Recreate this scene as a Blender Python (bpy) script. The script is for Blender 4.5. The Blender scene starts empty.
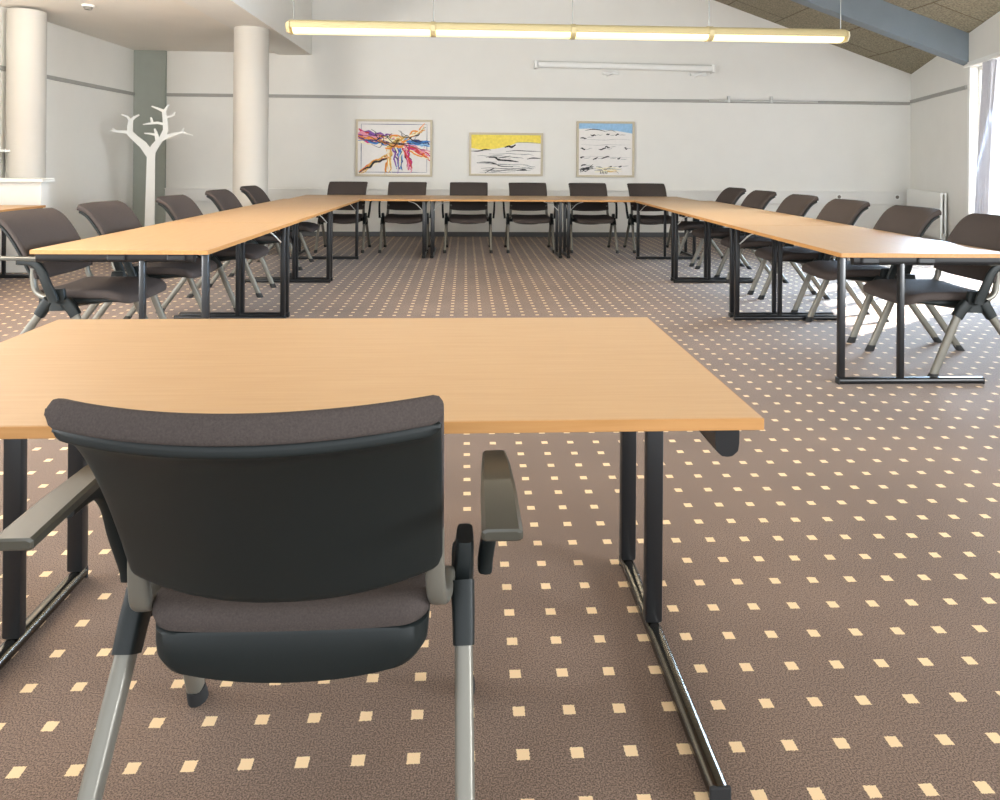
import bpy, bmesh, math, random
from mathutils import Vector, Matrix
PI = math.pi
COL = bpy.context.scene.collection
rnd = random.Random(7)

# ------------------------------------------------------------------ materials
def srgb(r, g, b):
    f = lambda c: (c/255/12.92) if c/255 <= .04045 else ((c/255+.055)/1.055)**2.4
    return (f(r), f(g), f(b), 1)

def mat(name, col, rough=.5, metal=0, spec=.5, noise=0, nscale=30, bump=0, bscale=200, emit=None, estr=0):
    m = bpy.data.materials.new(name); m.use_nodes = True
    nt = m.node_tree; b = nt.nodes['Principled BSDF']
    b.inputs['Base Color'].default_value = col
    b.inputs['Roughness'].default_value = rough
    b.inputs['Metallic'].default_value = metal
    b.inputs['Specular IOR Level'].default_value = spec
    tc = nt.nodes.new('ShaderNodeTexCoord')
    if noise:
        n = nt.nodes.new('ShaderNodeTexNoise'); n.inputs['Scale'].default_value = nscale
        n.inputs['Detail'].default_value = 4
        nt.links.new(tc.outputs['Object'], n.inputs['Vector'])
        r = nt.nodes.new('ShaderNodeMapRange')
        r.inputs['From Min'].default_value = .25; r.inputs['From Max'].default_value = .75
        r.inputs['To Min'].default_value = 1-noise; r.inputs['To Max'].default_value = 1+noise
        nt.links.new(n.outputs['Fac'], r.inputs['Value'])
        x = nt.nodes.new('ShaderNodeVectorMath'); x.operation = 'SCALE'
        x.inputs[0].default_value = col[:3]
        nt.links.new(r.outputs['Result'], x.inputs['Scale'])
        nt.links.new(x.outputs['Vector'], b.inputs['Base Color'])
    if bump:
        n2 = nt.nodes.new('ShaderNodeTexNoise'); n2.inputs['Scale'].default_value = bscale
        nt.links.new(tc.outputs['Object'], n2.inputs['Vector'])
        bp = nt.nodes.new('ShaderNodeBump'); bp.inputs['Strength'].default_value = bump
        bp.inputs['Distance'].default_value = .004
        nt.links.new(n2.outputs['Fac'], bp.inputs['Height'])
        nt.links.new(bp.outputs['Normal'], b.inputs['Normal'])
    if emit:
        b.inputs['Emission Color'].default_value = emit
        b.inputs['Emission Strength'].default_value = estr
    return m

def carpet_material():
    s, ox, oy = .11358, .5843, 1.4440
    m = bpy.data.materials.new('carpet'); m.use_nodes = True
    nt = m.node_tree; N = nt.nodes.new; L = nt.links.new
    b = nt.nodes['Principled BSDF']; b.inputs['Roughness'].default_value = .95
    b.inputs['Specular IOR Level'].default_value = .12
    b.inputs['Sheen Weight'].default_value = .13; b.inputs['Sheen Roughness'].default_value = .45
    tc = N('ShaderNodeTexCoord'); sp = N('ShaderNodeSeparateXYZ'); L(tc.outputs['Object'], sp.inputs[0])
    wob = N('ShaderNodeTexNoise'); wob.inputs['Scale'].default_value = 260; L(tc.outputs['Object'], wob.inputs['Vector'])
    def M(op, a, c=None, d=None):
        n = N('ShaderNodeMath'); n.operation = op
        for i, v in enumerate((a, c, d)):
            if v is None: continue
            if isinstance(v, (int, float)): n.inputs[i].default_value = v
            else: L(v, n.inputs[i])
        return n.outputs[0]
    def axis(o, off):
        t = M('DIVIDE', M('SUBTRACT', o, off), s)
        fr = M('FRACT', M('ADD', t, 100.5))
        d = M('ABSOLUTE', M('SUBTRACT', fr, .5))
        d = M('ADD', d, M('MULTIPLY', M('SUBTRACT', wob.outputs['Fac'], .5), .05))
        return d
    dx, dy = axis(sp.outputs['X'], ox), axis(sp.outputs['Y'], oy)
    mk = M('MULTIPLY', M('LESS_THAN', dx, .118), M('LESS_THAN', dy, .118))
    # pile: fine speckle and broad wear
    n1 = N('ShaderNodeTexNoise'); n1.inputs['Scale'].default_value = 300; n1.inputs['Detail'].default_value = 3
    L(tc.outputs['Object'], n1.inputs['Vector'])
    n2 = N('ShaderNodeTexNoise'); n2.inputs['Scale'].default_value = 1.6; n2.inputs['Detail'].default_value = 3
    L(tc.outputs['Object'], n2.inputs['Vector'])
    cr = N('ShaderNodeValToRGB')
    cr.color_ramp.elements[0].position = .36; cr.color_ramp.elements[0].color = CARPET_DARK
    cr.color_ramp.elements[1].position = .64; cr.color_ramp.elements[1].color = CARPET_LIGHT
    L(n1.outputs['Fac'], cr.inputs['Fac'])
    mr = N('ShaderNodeMapRange'); mr.inputs['To Min'].default_value = .86; mr.inputs['To Max'].default_value = 1.14
    mr.inputs['From Min'].default_value = .3; mr.inputs['From Max'].default_value = .7
    L(n2.outputs['Fac'], mr.inputs['Value'])
    sc = N('ShaderNodeVectorMath'); sc.operation = 'SCALE'; L(cr.outputs['Color'], sc.inputs[0]); L(mr.outputs['Result'], sc.inputs['Scale'])
    mx = N('ShaderNodeMix'); mx.data_type = 'RGBA'
    L(mk, mx.inputs['Factor']); L(sc.outputs['Vector'], mx.inputs['A']); mx.inputs['B'].default_value = CARPET_DOT
    L(mx.outputs['Result'], b.inputs['Base Color'])
    bp = N('ShaderNodeBump'); bp.inputs['Strength'].default_value = .35; bp.inputs['Distance'].default_value = .004
    L(n1.outputs['Fac'], bp.inputs['Height']); L(bp.outputs['Normal'], b.inputs['Normal'])
    return m

def wood_material(name, a, c, rough):
    m = bpy.data.materials.new(name); m.use_nodes = True
    nt = m.node_tree; N = nt.nodes.new; L = nt.links.new
    b = nt.nodes['Principled BSDF']; b.inputs['Roughness'].default_value = rough
    b.inputs['Specular IOR Level'].default_value = .3
    tc = N('ShaderNodeTexCoord'); mp = N('ShaderNodeMapping'); mp.inputs['Scale'].default_value = (2, 40, 40)
    L(tc.outputs['Object'], mp.inputs['Vector'])
    n = N('ShaderNodeTexNoise'); n.inputs['Scale'].default_value = 2.2; n.inputs['Detail'].default_value = 5
    L(mp.outputs['Vector'], n.inputs['Vector'])
    cr = N('ShaderNodeValToRGB')
    cr.color_ramp.elements[0].position = .25; cr.color_ramp.elements[0].color = a
    cr.color_ramp.elements[1].position = .75; cr.color_ramp.elements[1].color = c
    L(n.outputs['Fac'], cr.inputs['Fac']); L(cr.outputs['Color'], b.inputs['Base Color'])
    return m

def board_material():
    # wood-wool ceiling boards: speckled, seams run along the room, staggered cross joints
    m = bpy.data.materials.new('wood_wool_board'); m.use_nodes = True
    nt = m.node_tree; N = nt.nodes.new; L = nt.links.new
    b = nt.nodes['Principled BSDF']; b.inputs['Roughness'].default_value = .95
    b.inputs['Specular IOR Level'].default_value = .1
    tc = N('ShaderNodeTexCoord')
    n = N('ShaderNodeTexNoise'); n.inputs['Scale'].default_value = 45; n.inputs['Detail'].default_value = 6
    L(tc.outputs['Object'], n.inputs['Vector'])
    cr = N('ShaderNodeValToRGB')
    cr.color_ramp.elements[0].position = .35; cr.color_ramp.elements[0].color = srgb(126, 119, 102)
    cr.color_ramp.elements[1].position = .68; cr.color_ramp.elements[1].color = srgb(170, 161, 140)
    L(n.outputs['Fac'], cr.inputs['Fac'])
    mp = N('ShaderNodeMapping'); mp.inputs['Rotation'].default_value = (0, 0, PI/2)
    mp.inputs['Location'].default_value = (0, .42, 0)
    L(tc.outputs['Object'], mp.inputs['Vector'])
    br = N('ShaderNodeTexBrick'); br.inputs['Scale'].default_value = 1
    br.inputs['Brick Width'].default_value = 2.4; br.inputs['Row Height'].default_value = .78
    br.inputs['Mortar Size'].default_value = .012; br.inputs['Mortar Smooth'].default_value = .1
    br.inputs['Color1'].default_value = (1, 1, 1, 1); br.inputs['Color2'].default_value = (.9, .9, .9, 1)
    br.inputs['Mortar'].default_value = (.55, .5, .45, 1)
    L(mp.outputs['Vector'], br.inputs['Vector'])
    mx = N('ShaderNodeMix'); mx.data_type = 'RGBA'; mx.blend_type = 'MULTIPLY'; mx.inputs['Factor'].default_value = 1
    L(cr.outputs['Color'], mx.inputs['A']); L(br.outputs['Color'], mx.inputs['B'])
    L(mx.outputs['Result'], b.inputs['Base Color'])
    bp = N('ShaderNodeBump'); bp.inputs['Strength'].default_value = .5; bp.inputs['Distance'].default_value = .01
    L(n.outputs['Fac'], bp.inputs['Height']); L(bp.outputs['Normal'], b.inputs['Normal'])
    return m

CARPET_DARK = srgb(76, 62, 52); CARPET_LIGHT = srgb(136, 113, 97); CARPET_DOT = srgb(222, 192, 150)
M_carpet = carpet_material()
M_wall = mat('wall_paint', srgb(229, 227, 221), .9, spec=.2, noise=.015, nscale=3, bump=.05, bscale=120)
M_ceil = mat('ceiling_paint', srgb(232, 227, 218), .9, spec=.2, noise=.015, nscale=3)
M_column = mat('column_paint', srgb(188, 183, 174), .6, noise=.01, nscale=4)
M_pilaster = mat('grey_green_paint', srgb(156, 162, 154), .85, noise=.03, nscale=6)
M_rail = mat('grey_rail_paint', srgb(158, 156, 150), .5, noise=.03, nscale=10)
M_base = mat('grey_skirting', srgb(92, 92, 92), .6, noise=.05, nscale=12)
M_trunk = mat('trunking_plastic', srgb(226, 224, 219), .6, noise=.01, nscale=8)
M_white = mat('white_lacquer', srgb(236, 236, 232), .35, noise=.01, nscale=8)
M_beam = mat('blue_grey_paint', srgb(116, 126, 134), .6, noise=.04, nscale=5)
M_board = board_material()
M_top = wood_material('beech_laminate', srgb(178, 142, 102), srgb(186, 151, 111), .42)
M_edge = wood_material('beech_edge', srgb(164, 118, 68), srgb(176, 130, 80), .45)
M_black = mat('black_enamel', srgb(22, 23, 25), .35, noise=.05, nscale=40)
M_foot = mat('dark_chrome', srgb(104, 101, 95), .22, metal=1, noise=.05, nscale=20)
M_plastic = mat('black_plastic', srgb(22, 27, 27), .5, spec=.3, noise=.06, nscale=300, bump=.05, bscale=600)
M_arm = mat('armrest_plastic', srgb(62, 60, 52), .3, spec=.6, noise=.04, nscale=200)
M_fabric = mat('charcoal_fabric', srgb(68, 61, 58), .95, spec=.15, noise=.2, nscale=320, bump=.25, bscale=420)
M_silver = mat('silver_lacquer', srgb(112, 109, 100), .38, metal=.35, noise=.03, nscale=30)
M_cup = mat('black_rubber', srgb(26, 26, 26), .8, noise=.05, nscale=50)
M_alu = mat('aluminium', srgb(205, 205, 202), .35, metal=.6, noise=.02, nscale=20)
M_lamphouse = mat('lamp_housing_paint', srgb(186, 170, 128), .45, noise=.02, nscale=8)
M_lampglow = mat('lamp_diffuser', srgb(255, 246, 214), .5, emit=srgb(255, 238, 170), estr=1.15, noise=.01, nscale=5)
M_wire = mat('steel_wire', srgb(150, 150, 146), .4, metal=.8, noise=.02, nscale=40)
M_frame = mat('picture_frame_wood', srgb(196, 184, 160), .5, noise=.08, nscale=60)
M_canvas = mat('canvas_white', srgb(232, 228, 224), .85, noise=.03, nscale=20)
M_fixture = mat('grey_fixture', srgb(120, 116, 108), .6, noise=.04, nscale=40)
def paint(n, r, g, b): return mat(n, srgb(r, g, b), .75, noise=.12, nscale=25)
P = dict(magenta=paint('paint_magenta', 196, 46, 120), red=paint('paint_red', 206, 66, 62), orange=paint('paint_orange', 232, 146, 60),
         yellow=paint('paint_yellow', 240, 218, 96), blue=paint('paint_blue', 62, 122, 190), navy=paint('paint_navy', 52, 60, 110),
         black=paint('paint_black', 44, 44, 46), ochre=paint('paint_ochre', 214, 170, 90), pink=paint('paint_pink', 226, 150, 170),
         sky=paint('paint_sky', 150, 190, 222), cream=paint('paint_cream', 240, 232, 200), green=paint('paint_green', 96, 130, 96),
         violet=paint('paint_violet', 130, 80, 160), grey=paint('paint_grey', 150, 152, 152))

# ------------------------------------------------------------------ mesh helpers
def link(name, bm, m, parent=None, smooth=None, loc=None):
    me = bpy.data.meshes.new(name)
    bmesh.ops.recalc_face_normals(bm, faces=bm.faces)
    bm.to_mesh(me); bm.free()
    for x in (m if isinstance(m, (list, tuple)) else [m]): me.materials.append(x)
    o = bpy.data.objects.new(name, me); COL.objects.link(o)
    if parent: o.parent = parent
    if loc: o.location = loc
    if smooth is not None:
        me.polygons.foreach_set('use_smooth', [True]*len(me.polygons))
        me.set_sharp_from_angle(angle=math.radians(smooth))
    return o

def box(bm, a, c, bev=0, seg=2, mi=0):
    r = bmesh.ops.create_cube(bm, size=1)
    vs = r['verts']
    for v in vs:
        v.co = Vector([a[i]+(v.co[i]+.5)*(c[i]-a[i]) for i in range(3)])
    fs = list({f for v in vs for f in v.link_faces})
    for f in fs: f.material_index = mi
    if bev:
        es = list({e for v in vs for e in v.link_edges})
        bmesh.ops.bevel(bm, geom=es, offset=bev, segments=seg, profile=.5, affect='EDGES')
    return bm

def B(a, c, bev=0, seg=2):
    return box(bmesh.new(), a, c, bev, seg)

def obox(bm, p, q, w, h, up=Vector((0, 0, 1)), bev=0, taper=1.0, seg=2):
    """bar from p to q, width w (sideways), height h (along up)"""
    p, q = Vector(p), Vector(q); d = (q-p).normalized()
    s = d.cross(up).normalized(); u = s.cross(d).normalized()
    vs = []
    for pt, k in ((p, 1), (q, taper)):
        for a, b_ in ((-1, -1), (1, -1), (1, 1), (-1, 1)):
            vs.append(bm.verts.new(pt+s*(a*w*k/2)+u*(b_*h*k/2)))
    fs = [bm.faces.new([vs[i] for i in idx]) for idx in ((0, 1, 2, 3), (7, 6, 5, 4), (0, 4, 5, 1), (1, 5, 6, 2), (2, 6, 7, 3), (3, 7, 4, 0))]
    if bev:
        es = list({e for f in fs for e in f.edges})
        bmesh.ops.bevel(bm, geom=es, offset=bev, segments=seg, profile=.5, affect='EDGES')
    return bm

def smooth_path(pts, n=6):
    P_ = [Vector(p) for p in pts]
    if len(P_) < 3: return P_
    out = []
    E_ = [2*P_[0]-P_[1]]+P_+[2*P_[-1]-P_[-2]]
    for i in range(1, len(E_)-2):
        a, b, c, d = E_[i-1:i+3]
        for k in range(n):
            t = k/n
            out.append(.5*((2*b)+(c-a)*t+(2*a-5*b+4*c-d)*t*t+(3*b-a-3*c+d)*t**3))
    out.append(P_[-1]); return out

def tube(bm, pts, ra, rb=None, n=10, side=None, pw=2.0, taper=None):
    """sweep a (super)ellipse: half width ra along `side`, rb across"""
    rb = rb or ra; pts = [Vector(p) for p in pts]; rings = []
    for i, p in enumerate(pts):
        d = (pts[min(i+1, len(pts)-1)]-pts[max(i-1, 0)]).normalized()
        s0 = Vector(side) if side else (Vector((0, 0, 1)) if abs(d.z) < .9 else Vector((1, 0, 0)))
        s = (s0-d*s0.dot(d)).normalized(); u = d.cross(s)
        k = 1 if not taper else taper[0]+(taper[1]-taper[0])*i/(len(pts)-1)
        ring = []
        for j in range(n):
            a = 2*PI*(j+.5)/n; c, sn = math.cos(a), math.sin(a)
            c = math.copysign(abs(c)**(2/pw), c); sn = math.copysign(abs(sn)**(2/pw), sn)
            ring.append(bm.verts.new(p+s*(c*ra*k)+u*(sn*rb*k)))
        rings.append(ring)
    for a, b in zip(rings, rings[1:]):
        for j in range(n): bm.faces.new((a[j], a[(j+1) % n], b[(j+1) % n], b[j]))
    bm.faces.new(rings[0]); bm.faces.new(rings[-1][::-1])
    return bm

def loft(bm, rings):
    R = [[bm.verts.new(p) for p in r] for r in rings]; n = len(R[0])
    for a, b in zip(R, R[1:]):
        for j in range(n): bm.faces.new((a[j], a[(j+1) % n], b[(j+1) % n], b[j]))
    bm.faces.new(R[0]); bm.faces.new(R[-1][::-1])
    return bm

def cyl(bm, c, r, z0, z1, n=40, r2=None):
    r2 = r2 or r
    return loft(bm, [[Vector((c[0]+rr*math.cos(2*PI*j/n), c[1]+rr*math.sin(2*PI*j/n), z)) for j in range(n)] for rr, z in ((r, z0), (r2, z1))])

def poly(bm, pts, mi=0):
    f = bm.faces.new([bm.verts.new(p) for p in pts]); f.material_index = mi; return f

def prism(bm, base, d):
    """extrude a planar polygon by vector d"""
    d = Vector(d); a = [bm.verts.new(p) for p in base]; b = [bm.verts.new(Vector(p)+d) for p in base]; n = len(a)
    bm.faces.new(a); bm.faces.new(b[::-1])
    for j in range(n): bm.faces.new((a[j], b[j], b[(j+1) % n], a[(j+1) % n]))
    return bm

def thing(name, label, cat, loc=(0, 0, 0), rz=0, group=None):
    o = bpy.data.objects.new(name, None); COL.objects.link(o)
    o.empty_display_size = .1
    o.location = loc; o.rotation_euler = (0, 0, rz)
    tag(o, label, cat, group); return o

def tag(o, label, cat, group=None):
    o['label'] = label; o['category'] = cat
    if group: o['group'] = group
    return o

def struct(o, label=None):
    o['kind'] = 'structure'
    if label: o['label'] = label
    return o

def dup(root, loc, rz, label, group):
    r = root.copy(); COL.objects.link(r); r.location = loc; r.rotation_euler = (0, 0, rz)
    r['label'] = label
    if group: r['group'] = group
    elif 'group' in r: del r['group']
    for ch in root.children:
        c = ch.copy(); COL.objects.link(c); c.parent = r
        for g in ch.children:
            d = g.copy(); COL.objects.link(d); d.parent = c
    return r

# ------------------------------------------------------------------ camera
H = 1.24
F_PX, CY, YAW, ROLL = 694.94, 159.44, .05, .0077
cam = bpy.data.cameras.new('camera'); co = bpy.data.objects.new('camera', cam); COL.objects.link(co)
co.location = (0, 0, H)
cam.sensor_fit = 'HORIZONTAL'; cam.sensor_width = 36; cam.lens = F_PX/1000*36
cam.shift_y = -(400-CY)/1000
# the principal axis is level; roll about it turns the image about (500, CY)
co.rotation_euler = (Matrix.Rotation(-YAW, 3, 'Z') @ Matrix.Rotation(PI/2, 3, 'X') @ Matrix.Rotation(ROLL, 3, 'Z')).to_euler()
sx = -(400-CY)/1000
cam.clip_start = .05; cam.clip_end = 200
bpy.context.scene.camera = co

# ------------------------------------------------------------------ the room
W = 11.15                    # far wall
XL, XB = -5.17, -2.44        # left wall, right face of the downstand beam
CZ = 2.90                    # low ceiling on the left
RS = .349                    # slope of the roof on the right
def roof(x): return 2.70+RS*(7.37-x)
def rwall(y): return 7.363-.3187*(W-y) if y > 6.62 else 5.919
Y0 = -2.2

bm = B((XL-.1, Y0, -.05), (7.6, W+.1, 0)); struct(link('floor', bm, M_carpet))
# far wall: gable shape, 12 cm thick
bm = prism(bmesh.new(), [(XL-.1, W, 0), (7.45, W, 0), (7.45, W, roof(7.45)+.02), (XB, W, roof(XB)+.02), (XB, W, CZ+.1), (XL-.1, W, CZ+.1)], (0, .12, 0))
struct(link('wall_back', bm, M_wall))
U0, U1, UZ0, UZ1 = .6, 3.4, .85, 2.3           # added window in the left wall, out of view, an opening for fill light
bm = bmesh.new()
for a_, b_, za, zb in ((Y0, U0, 0, CZ+.1), (U0, U1, 0, UZ0), (U0, U1, UZ1, CZ+.1), (U1, W, 0, CZ+.1)): box(bm, (XL-.12, a_, za), (XL, b_, zb))
struct(link('wall_left', bm, M_wall))
bm = B((XL-.12, Y0, CZ), (XB-.5, W, CZ+.1)); struct(link('ceiling_left', bm, M_ceil))
# downstand beam carrying the upper wall, on the columns
bm = B((XB-.53, Y0, CZ-.03), (XB, W, roof(XB)+.05)); struct(link('wall_upper_left', bm, M_wall))
# sloping wood-wool ceiling
bm = prism(bmesh.new(), [(x, y, roof(x)) for x, y in ((XB-.1, Y0), (6.12, Y0), (6.12, 6.6), (7.62, W+.1), (XB-.1, W+.1))], (0, 0, .1))
struct(link('ceiling_right', bm, M_board))
# blue-grey rafter following the slope
def rafter(y0, y1, dz):
    x0, x1 = XB, rwall(y0)+.12
    return prism(bmesh.new(), [(x0, y0, roof(x0)-.002), (x1, y0, roof(x1)-.002), (x1, y0, roof(x1)-dz), (x0, y0, roof(x0)-dz)], (0, y1-y0, 0))
struct(link('ceiling_rafter', rafter(8.86, 9.03, .39), M_beam), 'blue-grey painted rafter crossing the sloping board ceiling')
struct(link('ceiling_rafter.001', rafter(4.2, 4.38, .27), M_beam))

# right wall: slants in toward the camera; one tall window opening, then straight
JW0, JW1, WZ0, WZ1 = 6.72, 8.78, .35, 2.5
def wpt(y, z, off=0):
    nx, ny = .9527, -.3037           # outward normal
    return Vector((rwall(y)+nx*off, y+ny*off, z))
bm = bmesh.new()
def wallpiece(y0, y1, za, zb):
    prism(bm, [wpt(y0, za(y0)), wpt(y1, za(y1)), wpt(y1, zb(y1)), wpt(y0, zb(y0))], Vector((.9527, -.3037, 0))*.22)
low = lambda y: 0
top = lambda y: roof(rwall(y))+.05
wallpiece(JW1, W+.08, low, top)
wallpiece(JW0, JW1, low, lambda y: WZ0)
wallpiece(JW0, JW1, lambda y: WZ1, top)
wallpiece(6.63, JW0, low, top)
rt = roof(5.919)+.05
V0, V1, VZ0, VZ1 = -1.7, 1.1, .85, 2.4          # second window, beside the camera
for a_, b_, za, zb in ((Y0, V0, 0, rt), (V0, V1, 0, VZ0), (V0, V1, VZ1, rt), (V1, 6.70, 0, rt)): box(bm, (5.919, a_, za), (6.13, b_, zb))
struct(link('wall_right', bm, M_wall))
# window frame, mullion and pane
bm = bmesh.new()
def wbar(y0, y1, z0, z1):
    prism(bm, [wpt(y0, z0, .08), wpt(y1, z0, .08), wpt(y1, z1, .08), wpt(y0, z1, .08)], Vector((.9527, -.3037, 0))*.06)
wbar(JW0, JW0+.06, WZ0, WZ1); wbar(JW1-.06, JW1, WZ0, WZ1); wbar(JW0, JW1, WZ0, WZ0+.06); wbar(JW0, JW1, WZ1-.06, WZ1)
wbar(7.72, 7.77, WZ0, WZ1)
wf = struct(link('window_1', bm, M_white))
mg = bpy.data.materials.new('window_glass'); mg.use_nodes = True
nt = mg.node_tree; nt.nodes.clear()
ou = nt.nodes.new('ShaderNodeOutputMaterial'); mxs = nt.nodes.new('ShaderNodeMixShader'); tr = nt.nodes.new('ShaderNodeBsdfTransparent'); gl = nt.nodes.new('ShaderNodeBsdfGlossy')
gl.inputs['Roughness'].default_value = .02; mxs.inputs['Fac'].default_value = .05
nt.links.new(tr.outputs[0], mxs.inputs[1]); nt.links.new(gl.outputs[0], mxs.inputs[2]); nt.links.new(mxs.outputs[0], ou.inputs[0])
bm = prism(bmesh.new(), [wpt(JW0+.05, WZ0+.05, .108), wpt(JW1-.05, WZ0+.05, .108), wpt(JW1-.05, WZ1-.05, .108), wpt(JW0+.05, WZ1-.05, .108)], Vector((.9527, -.3037, 0))*.006)
link('window_pane', bm, mg, wf)
bm = bmesh.new()
for a_, b_, za, zb in ((V0, V0+.06, VZ0, VZ1), (V1-.06, V1, VZ0, VZ1), (V0, V1, VZ0, VZ0+.06), (V0, V1, VZ1-.06, VZ1), (-.33, -.27, VZ0, VZ1)): box(bm, (6.0, a_, za), (6.06, b_, zb), .004)
w2 = struct(link('window_2', bm, M_white))
bm = bmesh.new()
for a_, b_, za, zb in ((U0, U0+.06, UZ0, UZ1), (U1-.06, U1, UZ0, UZ1), (U0, U1, UZ0, UZ0+.06), (U0, U1, UZ1-.06, UZ1), (1.97, 2.03, UZ0, UZ1)): box(bm, (XL-.09, a_, za), (XL-.03, b_, zb), .004)
w3 = struct(link('fill_window', bm, M_white))  # frame of the added, unseen left window
link('window_pane', B((XL-.063, U0+.05, UZ0+.05), (XL-.057, U1-.05, UZ1-.05)), mg, w3)
link('window_pane', B((6.027, V0+.05, VZ0+.05), (6.033, V1-.05, VZ1-.05)), mg, w2)
# window trim board above the opening and jamb casing
bm = bmesh.new()
prism(bm, [wpt(JW0-.08, WZ1, -.015), wpt(JW1+.08, WZ1, -.015), wpt(JW1+.08, WZ1+.07, -.015), wpt(JW0-.08, WZ1+.07, -.015)], Vector((.9527, -.3037, 0))*.02)
prism(bm, [wpt(JW1, WZ0, -.015), wpt(JW1+.07, WZ0, -.015), wpt(JW1+.07, WZ1, -.015), wpt(JW1, WZ1, -.015)], Vector((.9527, -.3037, 0))*.02)
struct(link('trim_2', bm, M_white))

# skirtings
bm = B((XL, W-.015, 0), (7.35, W, .075), .003); struct(link('baseboard_back', bm, M_base))
bm = B((XL, Y0, 0), (XL+.015, W-.02, .075), .003); struct(link('baseboard_left', bm, M_base))
bm = prism(bmesh.new(), [wpt(6.7, 0, -.015), wpt(W-.03, 0, -.015), wpt(W-.03, .075, -.015), wpt(6.7, .075, -.015)], Vector((.9527, -.3037, 0))*.015)
struct(link('baseboard_right', bm, M_base))
# grey picture rail round the walls
ZR = 2.19
bm = B((-4.68, W-.025, ZR), (7.33, W, ZR+.05), .004); struct(link('trim_3', bm, M_rail))
bm = B((XL, Y0, ZR), (XL+.025, W-.02, ZR+.05), .004); struct(link('trim_4', bm, M_rail))
bm = prism(bmesh.new(), [wpt(JW1+.12, ZR+.03, -.025), wpt(W-.03, ZR+.03, -.025), wpt(W-.03, ZR+.08, -.025), wpt(JW1+.12, ZR+.08, -.025)], Vector((.9527, -.3037, 0))*.025)
struct(link('trim_5', bm, M_rail))
# white cable trunking along the far wall
bm = bmesh.new(); box(bm, (-4.68, W-.055, .55), (7.28, W, .745), .006); box(bm, (-4.68, W-.07, .735), (7.28, W, .755), .003)
struct(link('trim_6', bm, M_trunk))
# grey-green pilaster in the far left corner
bm = B((XL, W-.05, 0), (-4.685, W, CZ), .004); struct(link('wall_pilaster', bm, M_pilaster))
# round columns
def column(c, r, label):
    bm = bmesh.new(); cyl(bm, c, r, 0, CZ-.03, 64)
    o = link('column', bm, M_column, smooth=40); struct(o, label); o['category'] = 'column'
    return o
column((-2.715, 8.95), .212, 'round white column in front of the far wall, right of the coat stand')
column((-4.95, 8.1), .19, 'round white column at the left edge beside the left wall')
# low white partition in the left corner with ledge
bm = bmesh.new(); box(bm, (XL, 7.62, 0), (-4.50, 7.76, .96), .004); box(bm, (XL, 7.57, .96), (-4.46, 7.80, 1.0), .006)
struct(link('wall_low', bm, M_wall), 'low white partition with a ledge below the left column')
bm = B((XL, 7.8, 1.28), (XL+.16, 8.6, 1.305), .003); struct(link('trim_7', bm, M_white))

# ------------------------------------------------------------------ chair
def prof(t):
    """backrest mid surface in the (y, z) plane; t = 0 bottom .. 1 rolled tip"""
    pts = PROF; x = t*(len(pts)-1); i = min(int(x), len(pts)-2); f = x-i
    return pts[i].lerp(pts[i+1], f)
PROF = smooth_path([Vector((0, -.150, .505)), Vector((0, -.184, .58)), Vector((0, -.221, .655)), Vector((0, -.262, .73)),
                    Vector((0, -.306, .798)), Vector((0, -.352, .853)), Vector((0, -.396, .882)), Vector((0, -.428, .893))], 8)
SAG = .072
def back_pt(u, t, off, hw):
    t = min(max(t, 0), 1)
    p = prof(t); a, b = prof(max(t-.02, 0)), prof(min(t+.02, 1))
    d = (b-a).normalized(); n = Vector((0, -d.z, d.y))   # rear-up normal
    if n.y > 0: n = -n
    p = p+n*off
    return Vector((u*hw, p.y+SAG*u*u, p.z))

def slab(t0f, t1f, off_front, off_rear, hwf, nu=28, nt_=34, edge=.014, tipk=0):
    """curved slab between two offsets of the back surface, with rounded rims"""
    bm = bmesh.new(); grid = {}
    for side, off in ((0, off_front), (1, off_rear)):
        for i in range(nu+1):
            u = math.sin(PI/2*(-1+2*i/nu))
            for j in range(nt_+1):
                s = .5-.5*math.cos(PI*j/nt_); t = t0f(u)+(t1f(u)-t0f(u))*s
                hw = hwf(t)
                # pinch toward the mid thickness at rims
                mid = (off_front+off_rear)/2
                e1, e2, e3 = (1-abs(u))*hw/edge, s*.45/edge, (1-s)*.45/edge
                rd = lambda e: math.sqrt(max(0, 1-(1-min(1, e))**2))
                k = max(.22, rd(e1)*rd(e2)*rd(e3))
                kk = 1+tipk*max(0, (t-.72)/.28)
                grid[side, i, j] = bm.verts.new(back_pt(u, t, mid+(off-mid)*k*kk, hw))
    for side in (0, 1):
        for i in range(nu):
            for j in range(nt_):
                bm.faces.new([grid[side, i, j], grid[side, i+1, j], grid[side, i+1, j+1], grid[side, i, j+1]])
    for i in range(nu):
        for j in (0, nt_): bm.faces.new([grid[0, i, j], grid[0, i+1, j], grid[1, i+1, j], grid[1, i, j]])
    for j in range(nt_):
        for i in (0, nu): bm.faces.new([grid[0, i, j], grid[0, i, j+1], grid[1, i, j+1], grid[1, i, j]])
    return bm

def outline(hx0, hx1, y0, y1, r, n=8):
    """rounded trapezoid seen from above; half width hx0 at rear y0, hx1 at front y1"""
    pts = []
    for cx, cy, a0, hx, sgn in ((1, 0, -90, hx0, 1), (1, 1, 0, hx1, 1), (-1, 1, 90, hx1, -1), (-1, 0, 180, hx0, -1)):
        for k in range(n+1):
            a = math.radians(a0+90*k/n)
            yy = (y0+r if cy == 0 else y1-r)+r*math.sin(a)
            pts.append((sgn*(hx-r)+r*math.cos(a), yy))
    out = []
    for i, p in enumerate(pts):
        q = pts[(i+1) % len(pts)]; out.append(p)
        m = int(math.hypot(q[0]-p[0], q[1]-p[1])/.035)
        out += [(p[0]+(q[0]-p[0])*k/(m+1), p[1]+(q[1]-p[1])*k/(m+1)) for k in range(1, m+1)]
    return out

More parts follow.
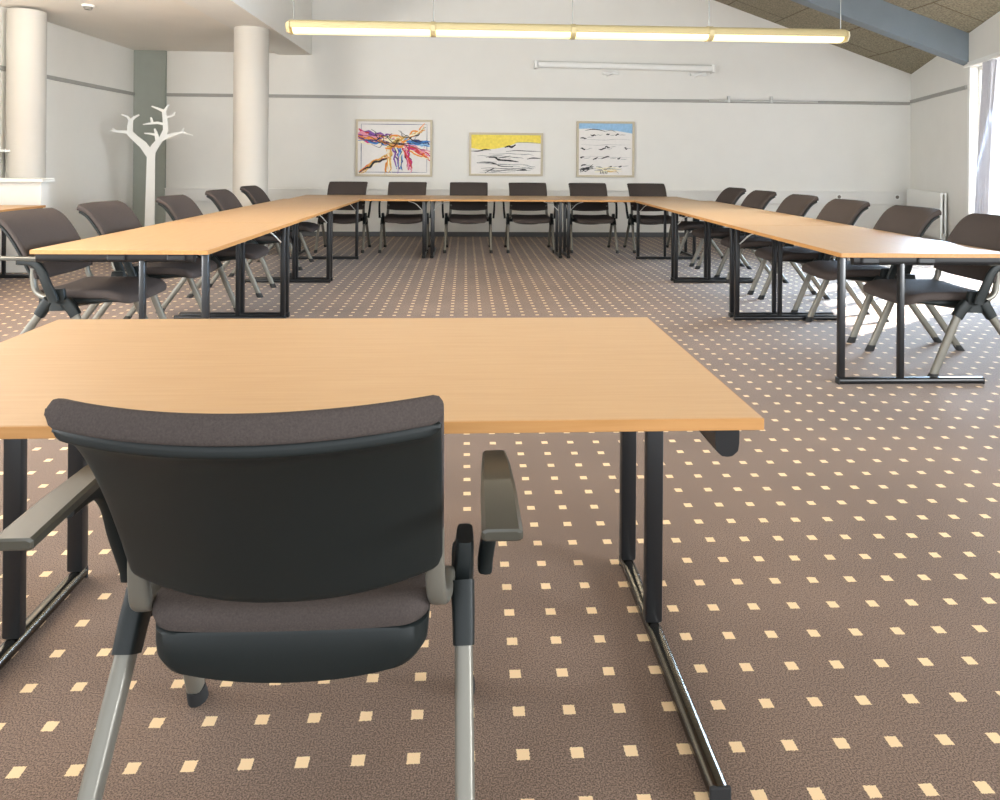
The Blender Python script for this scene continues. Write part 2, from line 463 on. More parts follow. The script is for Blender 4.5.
def make_chair():
    t = thing('conference_chair', 'x', 'chair')
    # seat pad: upholstered, waterfall front
    bm = bmesh.new(); O = outline(.242, .25, -.125, .405, .05)
    def ring(k, z, shift=0):
        cy = .14; out = []
        for x, y in O:
            xx, yy = x*k, cy+(y-cy)*k
            f = max(0, (yy-.24)/.165)
            out.append(Vector((xx, yy, z-.035*f*f+.012*(xx/.25)**2-.006)))
        return out
    loft(bm, [ring(.93, .432), ring(.985, .438), ring(1.0, .452), ring(.995, .466), ring(.965, .478), ring(.88, .483), ring(.6, .481), ring(.25, .479)])
    link('seat', bm, M_fabric, t, 50)
    # moulded pan under the seat, deepest at the rear centre
    bm = bmesh.new(); O2 = outline(.236, .24, -.124, .37, .05, 10)
    def ring2(k, zt):
        cy = .14; out = []
        for x, y in O2:
            xx, yy = x*k, cy+(y-cy)*(1-(1-k)*.55)
            deep = (1-min(1, max(0, (yy+.12)/.42)))
            z = .436-zt*(.028+.066*deep)*(1-.40*abs(xx/.236)**2.2)
            out.append(Vector((xx, yy, z)))
        return out
    loft(bm, [ring2(.98, 0), ring2(1, .06), ring2(1, .5), ring2(.993, .8), ring2(.965, .97), ring2(.9, 1.03), ring2(.5, 1.08), ring2(.2, 1.09)])
    link('seat_pan', bm, M_plastic, t, 50)
    # upholstered back pad: rolls backward over the top
    hw = lambda s: .262+.006*s
    t0 = lambda u: .04+.05*abs(u)**3
    link('backrest', slab(t0, lambda u: 1.0, -.018, .013, hw, tipk=.3), M_fabric, t, 60)
    # rear shell of the back
    link('back_shell', slab(lambda u: .06+.035*abs(u)**3, lambda u: .915, .010, .034, lambda s: .261+.004*s, edge=.02), M_plastic, t, 60)
    for s in (-1, 1):
        # cast bracket carrying the back
        bm = bmesh.new()
        tube(bm, smooth_path([(s*.247, -.122, .61), (s*.248, -.122, .545), (s*.252, -.104, .482), (s*.260, -.05, .450), (s*.266, .02, .445)], 6), .017, .013, 14, side=(1, 0, 0), pw=3.5)
        link('back_bracket', bm, M_silver, t, 45)
        # hub: black plastic node with two leg sockets
        bm = bmesh.new(); x = s*.296
        tube(bm, [(x+s*.004, .048, .505), (x+s*.004, .048, .49), (x, .05, .44), (x, .052, .385)], .020, .046, 14, side=(1, 0, 0), pw=4, taper=(.8, 1.05))
        tube(bm, [(x, .0, .44), (x+s*.002, -.028, .40), (x+s*.003, -.054, .357)], .0215, .031, 14, side=(1, 0, 0), pw=4, taper=(1.05, .92))
        tube(bm, [(x, .09, .435), (x+s*.002, .125, .40), (x+s*.003, .151, .357)], .0215, .031, 14, side=(1, 0, 0), pw=4, taper=(1.05, .92))
        link('hub', bm, M_plastic, t, 45)
        # cross tie from hub to seat pan
        bm = bmesh.new(); tube(bm, [(s*.19, .05, .415), (x, .05, .415)], .022, .022, 12); link('seat_support', bm, M_plastic, t, 45)
        # legs with rubber shoes
        for p, q in (((x+s*.003, -.05, .364), (s*.306, -.293, .028)), ((x+s*.003, .147, .364), (s*.306, .293, .028))):
            bm = bmesh.new(); tube(bm, [p, q], .0165, .0205, 14, side=(1, 0, 0), pw=3.2)
            lg = link('leg', bm, M_silver, t, 45)
            d = (Vector(q)-Vector(p)).normalized(); a = Vector(q)-d*.012
            e = a+d*(a.z/(-d.z))
            bm = bmesh.new(); loft(bm, [[Vector((c.x+rx*math.cos(2*PI*j/14), c.y+ry*math.sin(2*PI*j/14), c.z)) for j in range(14)] for c, rx, ry in ((a, .0195, .026), (a.lerp(e, .5), .021, .028), (e, .021, .029))])
            link('rubber_foot', bm, M_cup, lg, 45)
        # armrest: flat pad, bent down into a sloping post
        xa = s*.355
        bm = bmesh.new()
        loft(bm, [[Vector((xa+cx*w, y, z+cz*h)) for cx, cz in ((-1, -.6), (-.8, -1), (.8, -1), (1, -.6), (1, .6), (.8, 1), (-.8, 1), (-1, .6))]
                  for y, w, h, z in ((-.285, .027, .006, .678), (-.282, .031, .009, .678), (-.16, .030, .010, .680), (-.05, .026, .011, .678), (.012, .022, .011, .671), (.018, .016, .007, .667))])
        ar = link('armrest', bm, M_arm, t, 30)
        bm = bmesh.new()
        tube(bm, smooth_path([(xa, -.14, .664), (xa, -.055, .656), (xa-s*.002, -.01, .615), (s*.350, .02, .54), (s*.342, .048, .465), (s*.340, .054, .44)], 6), .013, .024, 14, side=(1, 0, 0), pw=3.5, taper=(.85, 1.15))
        link('arm_post', bm, M_plastic, ar, 45)
    return t

chair0 = make_chair()
first = [True]
def chair(x, y, rz, label, group):
    if first[0]:
        first[0] = False
        chair0.location = (x, y, 0); chair0.rotation_euler = (0, 0, rz); chair0['label'] = label
        if group: chair0['group'] = group
        return chair0
    return dup(chair0, (x, y, 0), rz, label, group)

# ------------------------------------------------------------------ tables
TZ = .737
def make_table(L, D, label, loc, rz, inset_leg=.03, gap=.34, foot_end=.84, inset_end=.03, group=None):
    """local x along the length, y = 0 at the leg edge, y = D at the sitter's edge"""
    t = thing('folding_table', label, 'table', loc, rz, group)
    bm = B((-L/2+.003, .003, TZ-.024), (L/2-.003, D-.003, TZ), .002)
    tp = link('tabletop', bm, M_top, t)
    bm = bmesh.new()
    for a, c in (((-L/2, 0, TZ-.024), (L/2, .004, TZ-.001)), ((-L/2, D-.004, TZ-.024), (L/2, D, TZ-.001)),
                 ((-L/2, .004, TZ-.024), (-L/2+.004, D-.004, TZ-.001)), ((L/2-.004, .004, TZ-.024), (L/2, D-.004, TZ-.001))):
        box(bm, a, c, .001, 1)
    link('edge_band', bm, M_edge, tp)
    for s in (-1, 1):
        x = s*(L/2-inset_end-.02)
        # end rail under the top, rounded underside
        bm = bmesh.new(); y0, y1 = .09, D-.012
        w_, d_ = (.024, .056) if inset_end > .05 else (.02, .048)
        sec = [(-w_, 0), (w_, 0), (w_, -d_*.52), (w_*.9, -d_*.8), (w_*.45, -d_*.97), (0, -d_), (-w_*.45, -d_*.97), (-w_*.9, -d_*.8), (-w_, -d_*.52)]
        xr = x+s*(.036 if inset_end > .05 else 0)
        loft(bm, [[Vector((xr+a, y, TZ-.0245+b)) for a, b in sec] for y in (y0, y1)])
        link('end_rail', bm, M_black, t, 40)
        xf = x-s*.005-.020 if inset_end > .05 else x
        # foot: one flat-oval tube on the floor
        bm = bmesh.new(); tube(bm, [(xf, inset_leg-.018, .019), (xf, foot_end, .019)], .018, .021, 16, side=(0, 0, 1), pw=2.4)
        ft = link('foot', bm, M_foot if inset_end > .05 else M_black, t, 40)
        for yy in (inset_leg-.021, foot_end-.004):
            link('end_cap', B((xf-.021, yy, .001), (xf+.021, yy+.008, .036), .003), M_cup, ft)
        for k, yy in enumerate((inset_leg, inset_leg+gap)):
            bm = bmesh.new(); lw = .046 if inset_end > .05 else .036
            obox(bm, (xf, yy, .035), (xf, yy, TZ-.026), lw, .030 if k else .036, up=Vector((0, 1, 0)), bev=.007)
            link('leg', bm, M_black, t, 40)
        # clip block and folding stay
        for yy in (inset_leg+.10, inset_leg+gap+.08):
            link('clip', B((x-.032, yy, TZ-.062), (x+.032, yy+.10, TZ-.0245), .008), M_black, t)
        bm = bmesh.new(); tube(bm, smooth_path([(xf-s*.02, inset_leg+.012, TZ-.14), (xf-s*.11, inset_leg+.06, TZ-.06), (xf-s*.20, inset_leg+.10, TZ-.034)], 4), .005, n=8)
        link('folding_stay', bm, M_alu, t, 60)
    # lengthways rail set back beneath the top
    bm = B((-L/2+.10, D*.55, TZ-.058), (L/2-.10, D*.55+.035, TZ-.0245), .004)
    link('long_rail', bm, M_black, t)
    return t

GL, GF, GR = 'tables of the left row', 'tables of the far row', 'tables of the right row'
# foreground table: leg edge far, sitter's edge towards the camera
make_table(1.84, .875, 'beech-topped folding table in the foreground, nearest the camera', (-.330, 2.21, 0), PI, .125, .285, .895, .085)
# left row: leg edge faces the middle of the room
a = math.atan(.019); ordn = ('nearest', 'middle', 'farthest')
for i in range(3):
    yc = 3.81+1.61*(i+.5)+.015
    make_table(1.608, .945, ('left-row beech table, nearest one, its bare end facing the camera', 'left-row beech table in the middle of that row', 'left-row beech table at the far end, meeting the far row')[i],
               (-1.352+.019*(yc-5.45), yc, 0), PI/2-a, group=GL)
for i in range(3):
    yc = 3.735+1.645*(i+.5)
    make_table(1.643, .985, ('right-row beech table, nearest one, its bare end facing the camera', 'right-row beech table in the middle of that row', 'right-row beech table at the far end, meeting the far row')[i],
               (2.075+.0138*(yc-3.73), yc, 0), -PI/2-.0138, group=GR)
for i, xc in enumerate((-1.315, .3985, 2.1135)):
    make_table(1.711, .95, ('far-row beech table on the left, under the colourful abstract painting', 'far-row beech table in the middle, under the yellow-skied painting', 'far-row beech table on the right, under the blue-skied painting')[i],
               (xc, 8.68, 0), 0, group=GF)
make_table(1.6, .86, 'wooden table at the left edge, in front of the low white partition', (-5.14, 6.53, 0), -PI/2, .03, .45, .80)

# ------------------------------------------------------------------ chairs in place
chair(-.295, 1.32, 0, 'charcoal armchair in the foreground, seen from behind at the nearest table', None)
GCL, GCR, GCF = 'chairs along the left row', 'chairs along the right row', 'chairs along the far wall'
LL = ['left-row charcoal armchair nearest the camera, cut by the left photo edge', 'left-row charcoal armchair second from the camera, just left of the coat stand trunk',
      'left-row charcoal armchair third from the camera, just right of the coat stand trunk', 'left-row charcoal armchair second from the far end, left of the round column',
      'left-row charcoal armchair at the far end, in front of the round column']
for (x, y, dr), l in zip(((-2.28, 4.27, -.06), (-2.25, 5.08, -.02), (-2.11, 5.96, .01), (-2.12, 7.05, -.01), (-2.12, 8.09, .01)), LL):
    chair(x, y, -PI/2+dr, l, GCL)
RL = ['right-row charcoal armchair nearest the camera, cut by the right photo edge', 'right-row charcoal armchair second from the camera, in front of the radiator',
      'right-row charcoal armchair third from the camera', 'right-row charcoal armchair fourth from the camera', 'right-row charcoal armchair second from the far end', 'right-row charcoal armchair at the far end, closest to the far row']
for y, l in zip((4.14, 4.96, 5.82, 6.65, 7.54, 8.35), RL):
    chair(2.97, y, PI/2+rnd.uniform(-.02, .02), l, GCR)
def xat(px, y):    # world x of an image column at depth y (camera geometry above)
    return y*math.tan(math.atan((px-500)/F_PX)+YAW)
FL = ['leftmost far-row armchair, below the colourful abstract painting on its left side', 'far-row armchair below the right part of the colourful abstract painting', 'far-row armchair below the left half of the yellow-skied painting',
      'far-row armchair below the right end of the yellow-skied painting', 'far-row armchair below the left half of the blue-skied painting', 'rightmost far-row armchair, right of the blue-skied painting']
for px, l in zip((348.5, 408, 468.7, 527.5, 587, 645.5), FL):
    chair(xat(px, 9.85), 9.50, PI+rnd.uniform(-.015, .015), l, GCF)

# ------------------------------------------------------------------ paintings on the far wall
def ribbon(bm, pts, w, mi, z, n=5):
    pp = smooth_path([Vector((p[0], p[1], 0)) for p in pts], n); L_, R_ = [], []
    for i, p in enumerate(pp):
        d = (pp[min(i+1, len(pp)-1)]-pp[max(i-1, 0)]); d = d.normalized() if d.length > 1e-9 else Vector((1, 0, 0))
        s = Vector((-d.y, d.x, 0)); k = w*(.35+.65*math.sin(PI*min(1, max(.06, i/(len(pp)-1)))))*(.8+.4*rnd.random())
        for lst, sg in ((L_, 1), (R_, -1)): lst.append(bm.verts.new((p.x+s.x*k*sg/2, -z, p.y+s.y*k*sg/2)))
    for i in range(len(pp)-1):
        f = bm.faces.new((L_[i], L_[i+1], R_[i+1], R_[i])); f.material_index = mi

def painting(x0, x1, z0, z1, label, fn, frame=.035, wy=W):
    t = thing('framed_painting', label, 'painting', ((x0+x1)/2, wy-.005, z0), 0)
    w, h = x1-x0, z1-z0
    bm = bmesh.new()
    for a, c in (((-w/2, -.045, 0), (w/2, 0, frame)), ((-w/2, -.045, h-frame), (w/2, 0, h)), ((-w/2, -.045, frame), (-w/2+frame, 0, h-frame)), ((w/2-frame, -.045, frame), (w/2, 0, h-frame))):
        box(bm, a, c, .004)
    link('frame', bm, M_frame, t)
    keys = list(P.keys()); ix = {k: i+1 for i, k in enumerate(keys)}
    bm = bmesh.new(); box(bm, (-w/2+frame*.9, -.03, frame*.9), (w/2-frame*.9, -.008, h-frame*.9))
    iw, ih = w-2*frame, h-2*frame
    layer = [.0312]
    def stroke(pts, wd, c):
        layer[0] += .00006
        ribbon(bm, [(-iw/2+p[0]*iw, frame+p[1]*ih) for p in pts], wd, ix[c], layer[0])
    def area(pts, c):
        layer[0] += .00006
        poly(bm, [(-iw/2+p[0]*iw, -layer[0], frame+p[1]*ih) for p in pts], ix[c])
    fn(stroke, area)
    cv = link('canvas', bm, [M_canvas]+[P[k] for k in keys], t)
    return t

def wob(a, b, n, amp):
    return [(a[0]+(b[0]-a[0])*i/n+rnd.uniform(-amp, amp)*.6, a[1]+(b[1]-a[1])*i/n+rnd.uniform(-amp, amp)) for i in range(n+1)]
def art_burst(stroke, area):
    for e in (((.045, .04), (.955, .04)), ((.955, .04), (.955, .95)), ((.955, .95), (.045, .95)), ((.045, .95), (.045, .04))):
        stroke([e[0], ((e[0][0]+e[1][0])/2, (e[0][1]+e[1][1])/2), e[1]], .010, 'navy')
    def fan(n, f0, f1, w, cols, amp=.04):
        for k in range(n): stroke(wob(f0(), f1(), 7, amp), w*1.5*(.5+rnd.random()), cols[k % len(cols)])
    r = rnd.random
    fan(16, lambda: (.0, .86-.24*r()), lambda: (.50, .74-.22*r()), .026, ('magenta', 'pink', 'red', 'cream', 'magenta', 'violet', 'pink'))
    fan(6, lambda: (.0, .72-.05*r()), lambda: (.42, .62-.06*r()), .016, ('blue', 'orange', 'navy'))
    fan(8, lambda: (.03, .03+.04*r()), lambda: (.47, .42-.1*r()), .016, ('ochre', 'orange', 'black', 'cream', 'red'))
    fan(8, lambda: (.56, .58), lambda: (.93, .95-.08*r()), .014, ('ochre', 'orange', 'cream', 'green', 'black'))
    fan(8, lambda: (.56, .68-.08*r()), lambda: (1., .62-.1*r()), .020, ('blue', 'sky', 'navy', 'blue'))
    fan(12, lambda: (.56, .62-.1*r()), lambda: (1., .48-.22*r()), .020, ('red', 'pink', 'magenta', 'cream', 'orange'))
    fan(10, lambda: (.48+.2*r(), .6), lambda: (.52+.08*r(), .03+.12*r()), .016, ('blue', 'sky', 'navy', 'cream', 'violet'))
    fan(9, lambda: (.60+.1*r(), .58), lambda: (.70+.06*r(), .03+.12*r()), .016, ('red', 'black', 'magenta', 'pink'))
    fan(6, lambda: (.45, .55), lambda: (.38+.08*r(), .02), .014, ('orange', 'cream', 'ochre'))
    fan(12, lambda: (.33+.12*r(), .45+.3*r()), lambda: (.6+.12*r(), .5+.28*r()), .022, ('cream', 'ochre', 'pink', 'cream', 'orange'), .06)
    fan(10, lambda: (r(), .35+.5*r()), lambda: (r(), .35+.5*r()), .007, ('black',), .05)
def art_yellow(stroke, area):
    area([(0, .66), (.12, .62), (.34, .64), (.52, .70), (.66, .80), (.8, .80), (1, .78), (1, 1), (0, 1)], 'yellow')
    stroke([(0, .58), (.1, .58), (.2, .62), (.28, .61)], .020, 'black'); stroke([(.48, .68), (.54, .71), (.58, .69), (.64, .75)], .034, 'black')
    stroke([(.62, .8), (.8, .81), (1, .79)], .010, 'grey')
    stroke([(.25, .42), (.34, .42), (.40, .36), (.55, .34), (.68, .31)], .03, 'black'); stroke([(.08, .28), (.2, .30), (.34, .26), (.42, .20), (.6, .18)], .018, 'black')
    stroke([(.8, .38), (.88, .41), (1, .40)], .018, 'black'); stroke([(.5, .57), (.64, .6), (.8, .59), (1, .58)], .012, 'black')
    stroke([(.2, .02), (.28, .10), (.34, .15)], .016, 'black'); stroke([(.66, .09), (.76, .11), (.8, .09)], .024, 'black')
    for y in (.52, .47, .44, .24, .14, .10, .05):
        x = rnd.random()*.25; stroke(wob((x, y+rnd.uniform(-.02, .02)), (x+.45+.3*rnd.random(), y+rnd.uniform(-.03, .03)), 6, .015), .010, 'black' if rnd.random() < .6 else 'grey')
    for k in range(12):
        x = rnd.random()*.8; y = .04+.5*rnd.random(); stroke(wob((x, y), (x+.18, y-.02), 3, .02), .010, 'grey')
def art_blue(stroke, area):
    area([(0, .89), (.2, .90), (.4, .88), (.7, .86), (1, .81), (1, 1), (0, 1)], 'sky')
    for x, y, l in ((.03, .72, .12), (.22, .77, .1), (.5, .77, .08), (.68, .77, .08), (.03, .50, .1), (.38, .50, .12), (.48, .54, .1), (.85, .52, .06), (.02, .33, .08), (.26, .31, .1), (.42, .32, .16), (.72, .31, .06), (.04, .18, .1), (.55, .16, .08), (.75, .17, .06)):
        stroke(wob((x, y), (x+l, y+rnd.uniform(-.01, .05)), 3, .015), .022, 'black')
        stroke(wob((x+l, y), (min(.98, x+l+.12), y+.01), 3, .01), .008, 'grey')
    for k in range(16): stroke(wob((.28+.2*rnd.random(), .06+.09*rnd.random()), (.52+.3*rnd.random(), .05+.1*rnd.random()), 4, .025), .014, ('cream', 'ochre', 'grey', 'cream')[k % 4])
    for k in range(7): stroke(wob((.02, .04+.1*rnd.random()), (.27, .08+.12*rnd.random()), 4, .03), .013, 'black')
    for k in range(5): stroke([(.4+.03*k, .02), (.41+.03*k, .05), (.41+.03*k, .08)], .012, 'black')
    for y in (.36, .58, .68): stroke(wob((.05, y), (.97, y+rnd.uniform(-.02, .02)), 6, .008), .005, 'grey')
    stroke([(.12, .86), (.25, .885), (.4, .87), (.5, .84)], .013, 'black'); stroke([(.5, .85), (.6, .87), (.7, .83)], .012, 'grey')
painting(-1.735, -.525, .955, 1.862, 'framed colourful abstract painting with radiating strokes, left of the three', art_burst)
painting(.06, 1.245, .975, 1.668, 'framed wide painting of snowy ground under a yellow sky', art_yellow)
painting(1.79, 2.73, .965, 1.868, 'framed painting of pale snowfield under a blue sky strip, right of the three', art_blue)

# ------------------------------------------------------------------ pendant light row
LY, LZ = 6.05, 2.335
t = thing('pendant_lamp', 'long four-segment pendant lamp with warm glowing underside, hung on wires', 'lamp', (0, LY, 0))
lx0, lx1 = -1.50, 3.36; sl = (lx1-lx0)/4
for i in range(4):
    a, b = lx0+i*sl+.004, lx0+(i+1)*sl-.004
    sec = [(-.075, .012), (-.082, .022), (-.076, .055), (-.05, .082), (0, .09), (.05, .082), (.076, .055), (.082, .022), (.075, .012)]
    bm = bmesh.new(); loft(bm, [[Vector((x, y, LZ+z)) for y, z in sec] for x in (a, b)])
    h_ = link('housing', bm, M_lamphouse, t, 40)
    bm = bmesh.new(); loft(bm, [[Vector((x, y, LZ+z)) for y, z in ((-.074, .014), (-.07, -.010), (-.045, -.026), (0, -.031), (.045, -.026), (.07, -.010), (.074, .014))] for x in (a+.02, b-.02)])
    link('diffuser', bm, M_lampglow, t, 50)
for x in (lx0, lx1):
    bm = bmesh.new(); s = 1 if x > 0 else -1
    loft(bm, [[Vector((x+dx, y*k, LZ+.04+(z-.04)*k)) for y, z in ((-.083, .02), (-.075, .06), (0, .092), (.075, .06), (.083, .02), (.05, -.028), (-.05, -.028))] for dx, k in ((0, 1.02), (s*.02, 1.0), (s*.035, .75))])
    link('end_cap', bm, M_lamphouse, t, 40)
for x in (lx0+sl, lx0+2*sl, lx0+3*sl):
    bm = bmesh.new(); loft(bm, [[Vector((x+dx, y, LZ+z)) for y, z in ((-.088, .0), (-.086, .05), (-.05, .088), (0, .097), (.05, .088), (.086, .05), (.088, 0), (.05, -.032), (0, -.038), (-.05, -.032))] for dx in (-.02, .02)])
    link('joint_ring', bm, M_lamphouse, t, 40)
for x in (lx0+.02, lx0+sl, lx0+2*sl, lx0+3*sl, lx1-.02):
    bm = bmesh.new(); tube(bm, [(x, 0, LZ+.085), (x, 0, roof(x)-.005)], .004, n=8)
    link('wire', bm, M_wire, t)

# ------------------------------------------------------------------ projection screen case on the far wall
t = thing('projection_screen', 'white roll-up projection screen case mounted high on the far wall', 'projector screen', (0, 0, 0))
bm = bmesh.new(); tube(bm, [(1.15, W-.09, 2.765), (4.0, W-.09, 2.735)], .05, .045, 20, side=(0, 0, 1), pw=3.2); link('case', bm, M_white, t, 40)
for x, z in ((1.12, 2.765), (4.0, 2.735)):
    bm = B((x-.03, W-.145, z-.07), (x+.02, W-.001, z+.06), .012); link('end_cap', bm, M_white, t)
bm = bmesh.new(); tube(bm, [(1.17, W-.088, 2.805), (3.98, W-.088, 2.776)], .014, n=10); link('slot_cover', bm, M_rail, t, 40)
for x in (2.34, 3.78):
    bm = bmesh.new(); box(bm, (x-.14, W-.07, 2.62), (x+.12, W-.001, 2.66), .01); tube(bm, [(x-.08, W-.06, 2.60), (x, W-.1, 2.645), (x+.1, W-.06, 2.66)], .018, n=10)
    wb = link('wall_bracket', bm, M_white, t, 40)
t = thing('hanging_rod', 'thin pale metal rod clipped along the grey picture rail', 'rail', (0, 0, 0))
bm = bmesh.new(); tube(bm, [(3.95, W-.05, 2.222), (5.75, W-.05, 2.222)], .018, n=10); link('rod', bm, M_alu, t, 50)
for x in (4.27, 4.98):
    bm = B((x-.02, W-.075, 2.19), (x+.02, W-.024, 2.30), .006); link('clip', bm, M_alu, t)

# sockets on the trunking
def socket(x, label):
    t = thing('wall_socket', label, 'socket', (x, W-.056, .67))
    bm = B((-.045, -.008, -.04), (.045, 0, .04), .003); link('plate', bm, M_white, t)
    bm = bmesh.new(); loft(bm, [[Vector((.028*math.cos(2*PI*j/20), y, .028*math.sin(2*PI*j/20))) for j in range(20)] for y in (-.007, -.014)]); link('outlet', bm, M_fixture, t, 40)
socket(6.12, 'round socket on the far-wall trunking, further left of the radiator')
socket(7.10, 'round socket on the far-wall trunking, beside the radiator')

# ------------------------------------------------------------------ radiator on the right wall
t = thing('radiator', 'white flat panel radiator on the right wall in the far corner', 'radiator', (0, 0, 0))
nrm = Vector((.9527, -.3037, 0))
def rad_panel(y0, y1, z0, z1, o0, o1):
    bm = prism(bmesh.new(), [wpt(y0, z0, o0), wpt(y1, z0, o0), wpt(y1, z1, o0), wpt(y0, z1, o0)], nrm*(o1-o0))
    bmesh.ops.bevel(bm, geom=list(bm.edges), offset=.006, segments=2, affect='EDGES'); return bm
link('panel', rad_panel(9.47, 10.95, .16, .81, -.115, -.085), M_white, t)
link('panel', rad_panel(9.49, 10.93, .18, .79, -.055, -.03), M_white, t)
link('top_grille', rad_panel(9.475, 10.945, .79, .813, -.112, -.03), M_white, t)
for y in (9.8, 10.6): link('wall_bracket', rad_panel(y-.03, y+.03, .25, .7, -.09, -.001), M_fixture, t)
p = wpt(9.44, .2, -.08); bm = bmesh.new(); tube(bm, [p, (p.x, p.y, .0)], .012, n=10); tube(bm, [(p.x, p.y, .16), (p.x, p.y, .24)], .024, n=12)
link('valve', bm, M_alu, t, 50)

# ------------------------------------------------------------------ curtain at the right window
t = thing('curtain', 'pale grey-white curtain drawn beside the bright right window', 'curtain', (0, 0, 0))
mc = bpy.data.materials.new('sheer_curtain'); mc.use_nodes = True
nt = mc.node_tree; b = nt.nodes['Principled BSDF']; b.inputs['Base Color'].default_value = srgb(200, 200, 206); b.inputs['Roughness'].default_value = .9
wv = nt.nodes.new('ShaderNodeTexNoise'); wv.inputs['Scale'].default_value = 400
tb = nt.nodes.new('ShaderNodeBsdfTranslucent'); tb.inputs['Color'].default_value = srgb(220, 222, 228)
ms = nt.nodes.new('ShaderNodeMixShader'); ms.inputs['Fac'].default_value = .12
bp = nt.nodes.new('ShaderNodeBump'); bp.inputs['Strength'].default_value = .1; nt.links.new(wv.outputs['Fac'], bp.inputs['Height']); nt.links.new(bp.outputs['Normal'], b.inputs['Normal'])
nt.links.new(b.outputs[0], ms.inputs[1]); nt.links.new(tb.outputs[0], ms.inputs[2]); nt.links.new(ms.outputs[0], nt.nodes['Material Output'].inputs[0])
bm = bmesh.new(); n, m_ = 60, 24; rows = []
for j in range(m_+1):
    f = j/m_; z = 2.46*(1-f)+.04*f; row = []
    y_far = 8.10+.30*f; y_near = 7.78+.22*f
    for i in range(n+1):
        s = i/n; y = y_far+(y_near-y_far)*s
        o = -.10+.042*math.sin(s*5.5*2*PI+.6*math.sin(3*f))*(1-.25*f)
        row.append(wpt(y, z, o))
    rows.append(row)
VV = [[[bm.verts.new(p-nrm*th) for p in r] for r in rows] for th in (0, .004)]
for V in VV:
    for j in range(m_):
        for i in range(n): bm.faces.new((V[j][i], V[j][i+1], V[j+1][i+1], V[j+1][i]))
A_, C_ = VV
for i in range(n):
    for j in (0, m_): bm.faces.new((A_[j][i], A_[j][i+1], C_[j][i+1], C_[j][i]))
for j in range(m_):
    for i in (0, n): bm.faces.new((A_[j][i], A_[j+1][i], C_[j+1][i], C_[j][i]))
link('cloth', bm, mc, t, 80)
bm = bmesh.new(); tube(bm, [wpt(6.75, 2.49, -.10), wpt(8.72, 2.49, -.10)], .013, n=12)
link('curtain_rod', bm, M_white, t, 50)

# ------------------------------------------------------------------ white tree-shaped coat stand
t = thing('coat_stand', 'white tree-shaped coat stand before the grey-green corner pilaster', 'coat stand', (-4.24, 9.6, 0))
TK = [.012]
def limb(bm, pts):
    """flat cut-steel limb from (x, z, width) stations"""
    TK[0] += .0008
    pts = [Vector(p) for p in pts]; L_, R_ = [], []
    for i, p in enumerate(pts):
        d = pts[min(i+1, len(pts)-1)]-pts[max(i-1, 0)]; d = Vector((d.x, d.y, 0)).normalized(); s = Vector((-d.y, d.x, 0))
        L_.append((p.x+s.x*p.z/2, p.y+s.y*p.z/2)); R_.append((p.x-s.x*p.z/2, p.y-s.y*p.z/2))
    f = [[bm.verts.new((q[0], y, q[1])) for q in lst] for y in (-TK[0]/2, TK[0]/2) for lst in (L_, R_)]
    a, b, c, d = f; n = len(pts)
    for i in range(n-1):
        bm.faces.new((a[i], a[i+1], b[i+1], b[i])); bm.faces.new((c[i], d[i], d[i+1], c[i+1]))
        bm.faces.new((a[i], c[i], c[i+1], a[i+1])); bm.faces.new((b[i], b[i+1], d[i+1], d[i]))
    bm.faces.new((a[0], b[0], d[0], c[0])); bm.faces.new((a[-1], c[-1], d[-1], b[-1]))
def Q(x, z, w): return Vector((x, z if z < 1.3 else 1.3+(z-1.3)*.84, w))
bm = bmesh.new(); limb(bm, [Q(-.005, .012, .15), Q(-.005, .4, .125), Q(0, .8, .115), Q(.005, 1.22, .105), Q(.012, 1.34, .11)])
cyl(bm, (0, 0), .20, 0, .012, 40)
link('trunk', bm, M_white, t)
def br(*segs):
    bm = bmesh.new()
    for s_ in segs: limb(bm, [Q(*p) for p in s_])
    link('branch', bm, M_white, t)
# left main limb with three twigs, right limb, upright limb and the inner twigs
br([(-.005, 1.27, .11), (-.10, 1.42, .10), (-.21, 1.53, .085), (-.285, 1.62, .08)], [(-.27, 1.60, .07), (-.275, 1.70, .07), (-.26, 1.83, .055)],
   [(-.262, 1.81, .04), (-.215, 1.86, .03), (-.155, 1.90, .018)], [(-.265, 1.80, .035), (-.31, 1.87, .028), (-.385, 1.905, .016)],
   [(-.28, 1.62, .045), (-.36, 1.625, .035), (-.45, 1.63, .025), (-.53, 1.645, .012)], [(-.45, 1.63, .02), (-.50, 1.68, .014)])
br([(.01, 1.30, .10), (.06, 1.40, .09), (.13, 1.51, .075), (.22, 1.56, .05), (.33, 1.60, .04), (.43, 1.635, .028)], [(.40, 1.625, .03), (.435, 1.69, .016)],
   [(.42, 1.63, .028), (.48, 1.60, .02), (.55, 1.575, .012)])
br([(.15, 1.52, .075), (.20, 1.66, .07), (.19, 1.82, .06), (.175, 1.98, .055)], [(.175, 1.96, .04), (.10, 2.00, .03), (.01, 2.04, .014)], [(.175, 1.95, .04), (.21, 2.02, .028), (.235, 2.07, .014)],
   [(.19, 1.86, .035), (.26, 1.88, .028), (.31, 1.91, .022)], [(.295, 1.90, .025), (.315, 1.95, .014)], [(.195, 1.75, .035), (.09, 1.775, .032), (-.02, 1.76, .026), (-.10, 1.745, .012)], [(.02, 1.765, .03), (.01, 1.82, .024), (.0, 1.86, .014)])
br([(.10, 1.46, .06), (.08, 1.56, .045), (.07, 1.62, .03), (.05, 1.68, .014)], [(.08, 1.58, .035), (-.01, 1.60, .024), (-.08, 1.605, .012)])

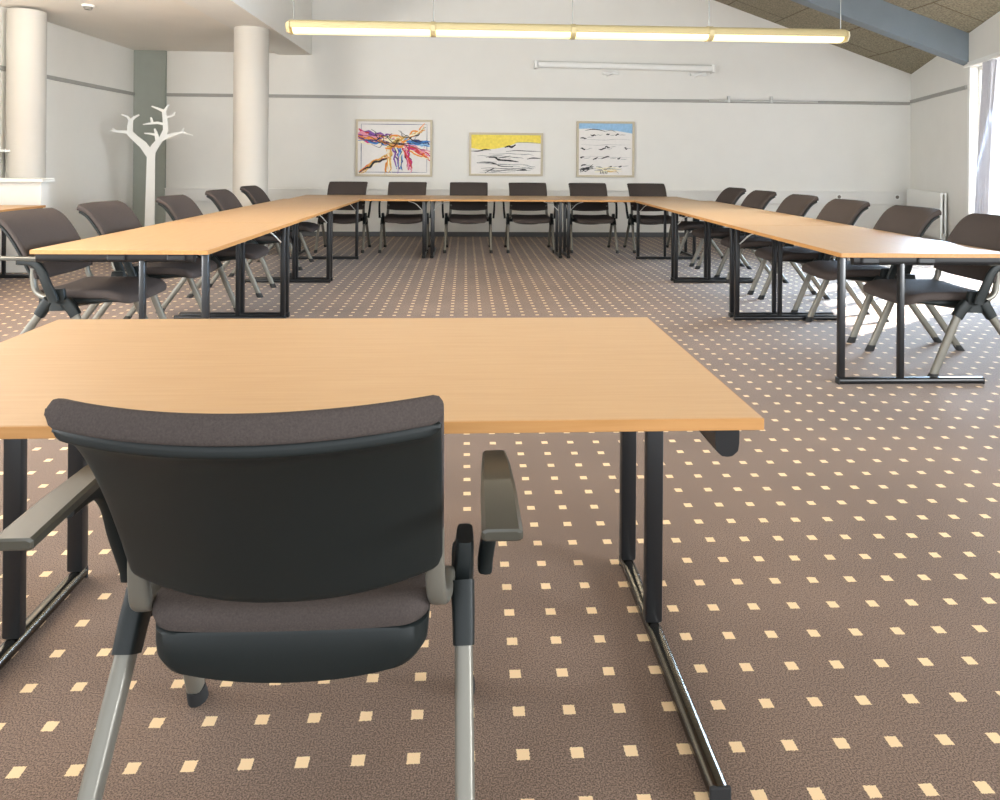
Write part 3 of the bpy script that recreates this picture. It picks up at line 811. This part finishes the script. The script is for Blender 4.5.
# smoke detector on the low ceiling
t = thing('smoke_detector', 'small round smoke detector on the low ceiling at upper left', 'smoke detector', (-4.15, 7.85, CZ))
bm = bmesh.new(); cyl(bm, (0, 0), .065, -.02, 0, 28); link('base', bm, M_white, t, 40)
bm = bmesh.new(); cyl(bm, (0, 0), .035, -.05, -.019, 28, .05); link('sensor_head', bm, M_fixture, t, 40)

# ------------------------------------------------------------------ light
w = bpy.data.worlds.new('sky'); bpy.context.scene.world = w; w.use_nodes = True
bg = w.node_tree.nodes['Background']; bg.inputs['Color'].default_value = (.90, .95, 1, 1); bg.inputs['Strength'].default_value = 3.7
sun = bpy.data.lights.new('sun', 'SUN'); sun.energy = 48; sun.angle = .01; sun.color = (1, .96, .9)
so = bpy.data.objects.new('sun', sun); COL.objects.link(so)
sd = Vector((-.857*math.cos(.56), -.515*math.cos(.56), -math.sin(.56)))
so.rotation_euler = sd.to_track_quat('-Z', 'Y').to_euler()
def area(name, loc, size, power, col, direction):
    l = bpy.data.lights.new(name, 'AREA'); l.shape = 'RECTANGLE'; l.size, l.size_y = size; l.energy = power; l.color = col
    o = bpy.data.objects.new(name, l); COL.objects.link(o); o.location = loc
    o.rotation_euler = Vector(direction).to_track_quat('-Z', 'Y').to_euler(); return o
dl = wpt(7.75, 1.45, .34)
area('window_daylight', dl, (2.0, 2.1), 680, (.55, .76, 1), (-.72, -.55, -.42)).data.spread = 1.9
area('second_window_daylight', (6.35, -.3, 1.6), (2.7, 1.5), 260, (.93, .97, 1), (-.78, .62, -.02)).data.spread = 1.5
area('left_fill_light', (XL-.3, 2.0, 1.6), (2.7, 1.4), 230, (.95, .98, 1), (.86, .5, .0)).data.spread = 1.8  # added fill through the invented left window, brightens the right wall
# the lamp row's own light, and its twin row over the near table
area('pendant_light', (.95, LY, LZ-.06), (4.8, .14), 75, (1, .86, .66), (0, 0, -1))
area('near_pendant_light', (.3, 1.9, 2.5), (4.9, .14), 16, (1, .80, .55), (0, 0, -1))
area('near_pendant_uplight', (.3, 1.9, 2.62), (4.9, .14), 40, (1, .88, .68), (0, 0, 1))
area('left_zone_fill', (-3.9, 4.0, 2.2), (.3, 3), 380, (1, .92, .82), (0, .15, 1))  # added fill: unseen uplight with no fixture, brightens the low left ceiling

sc = bpy.context.scene
sc.view_settings.view_transform = 'Standard'; sc.view_settings.look = 'None'
sc.view_settings.gamma = 1; sc.view_settings.use_curve_mapping = False
sc.view_settings.exposure = -0.2
sc.cycles.max_bounces = 8
sc.cycles.use_denoising = True
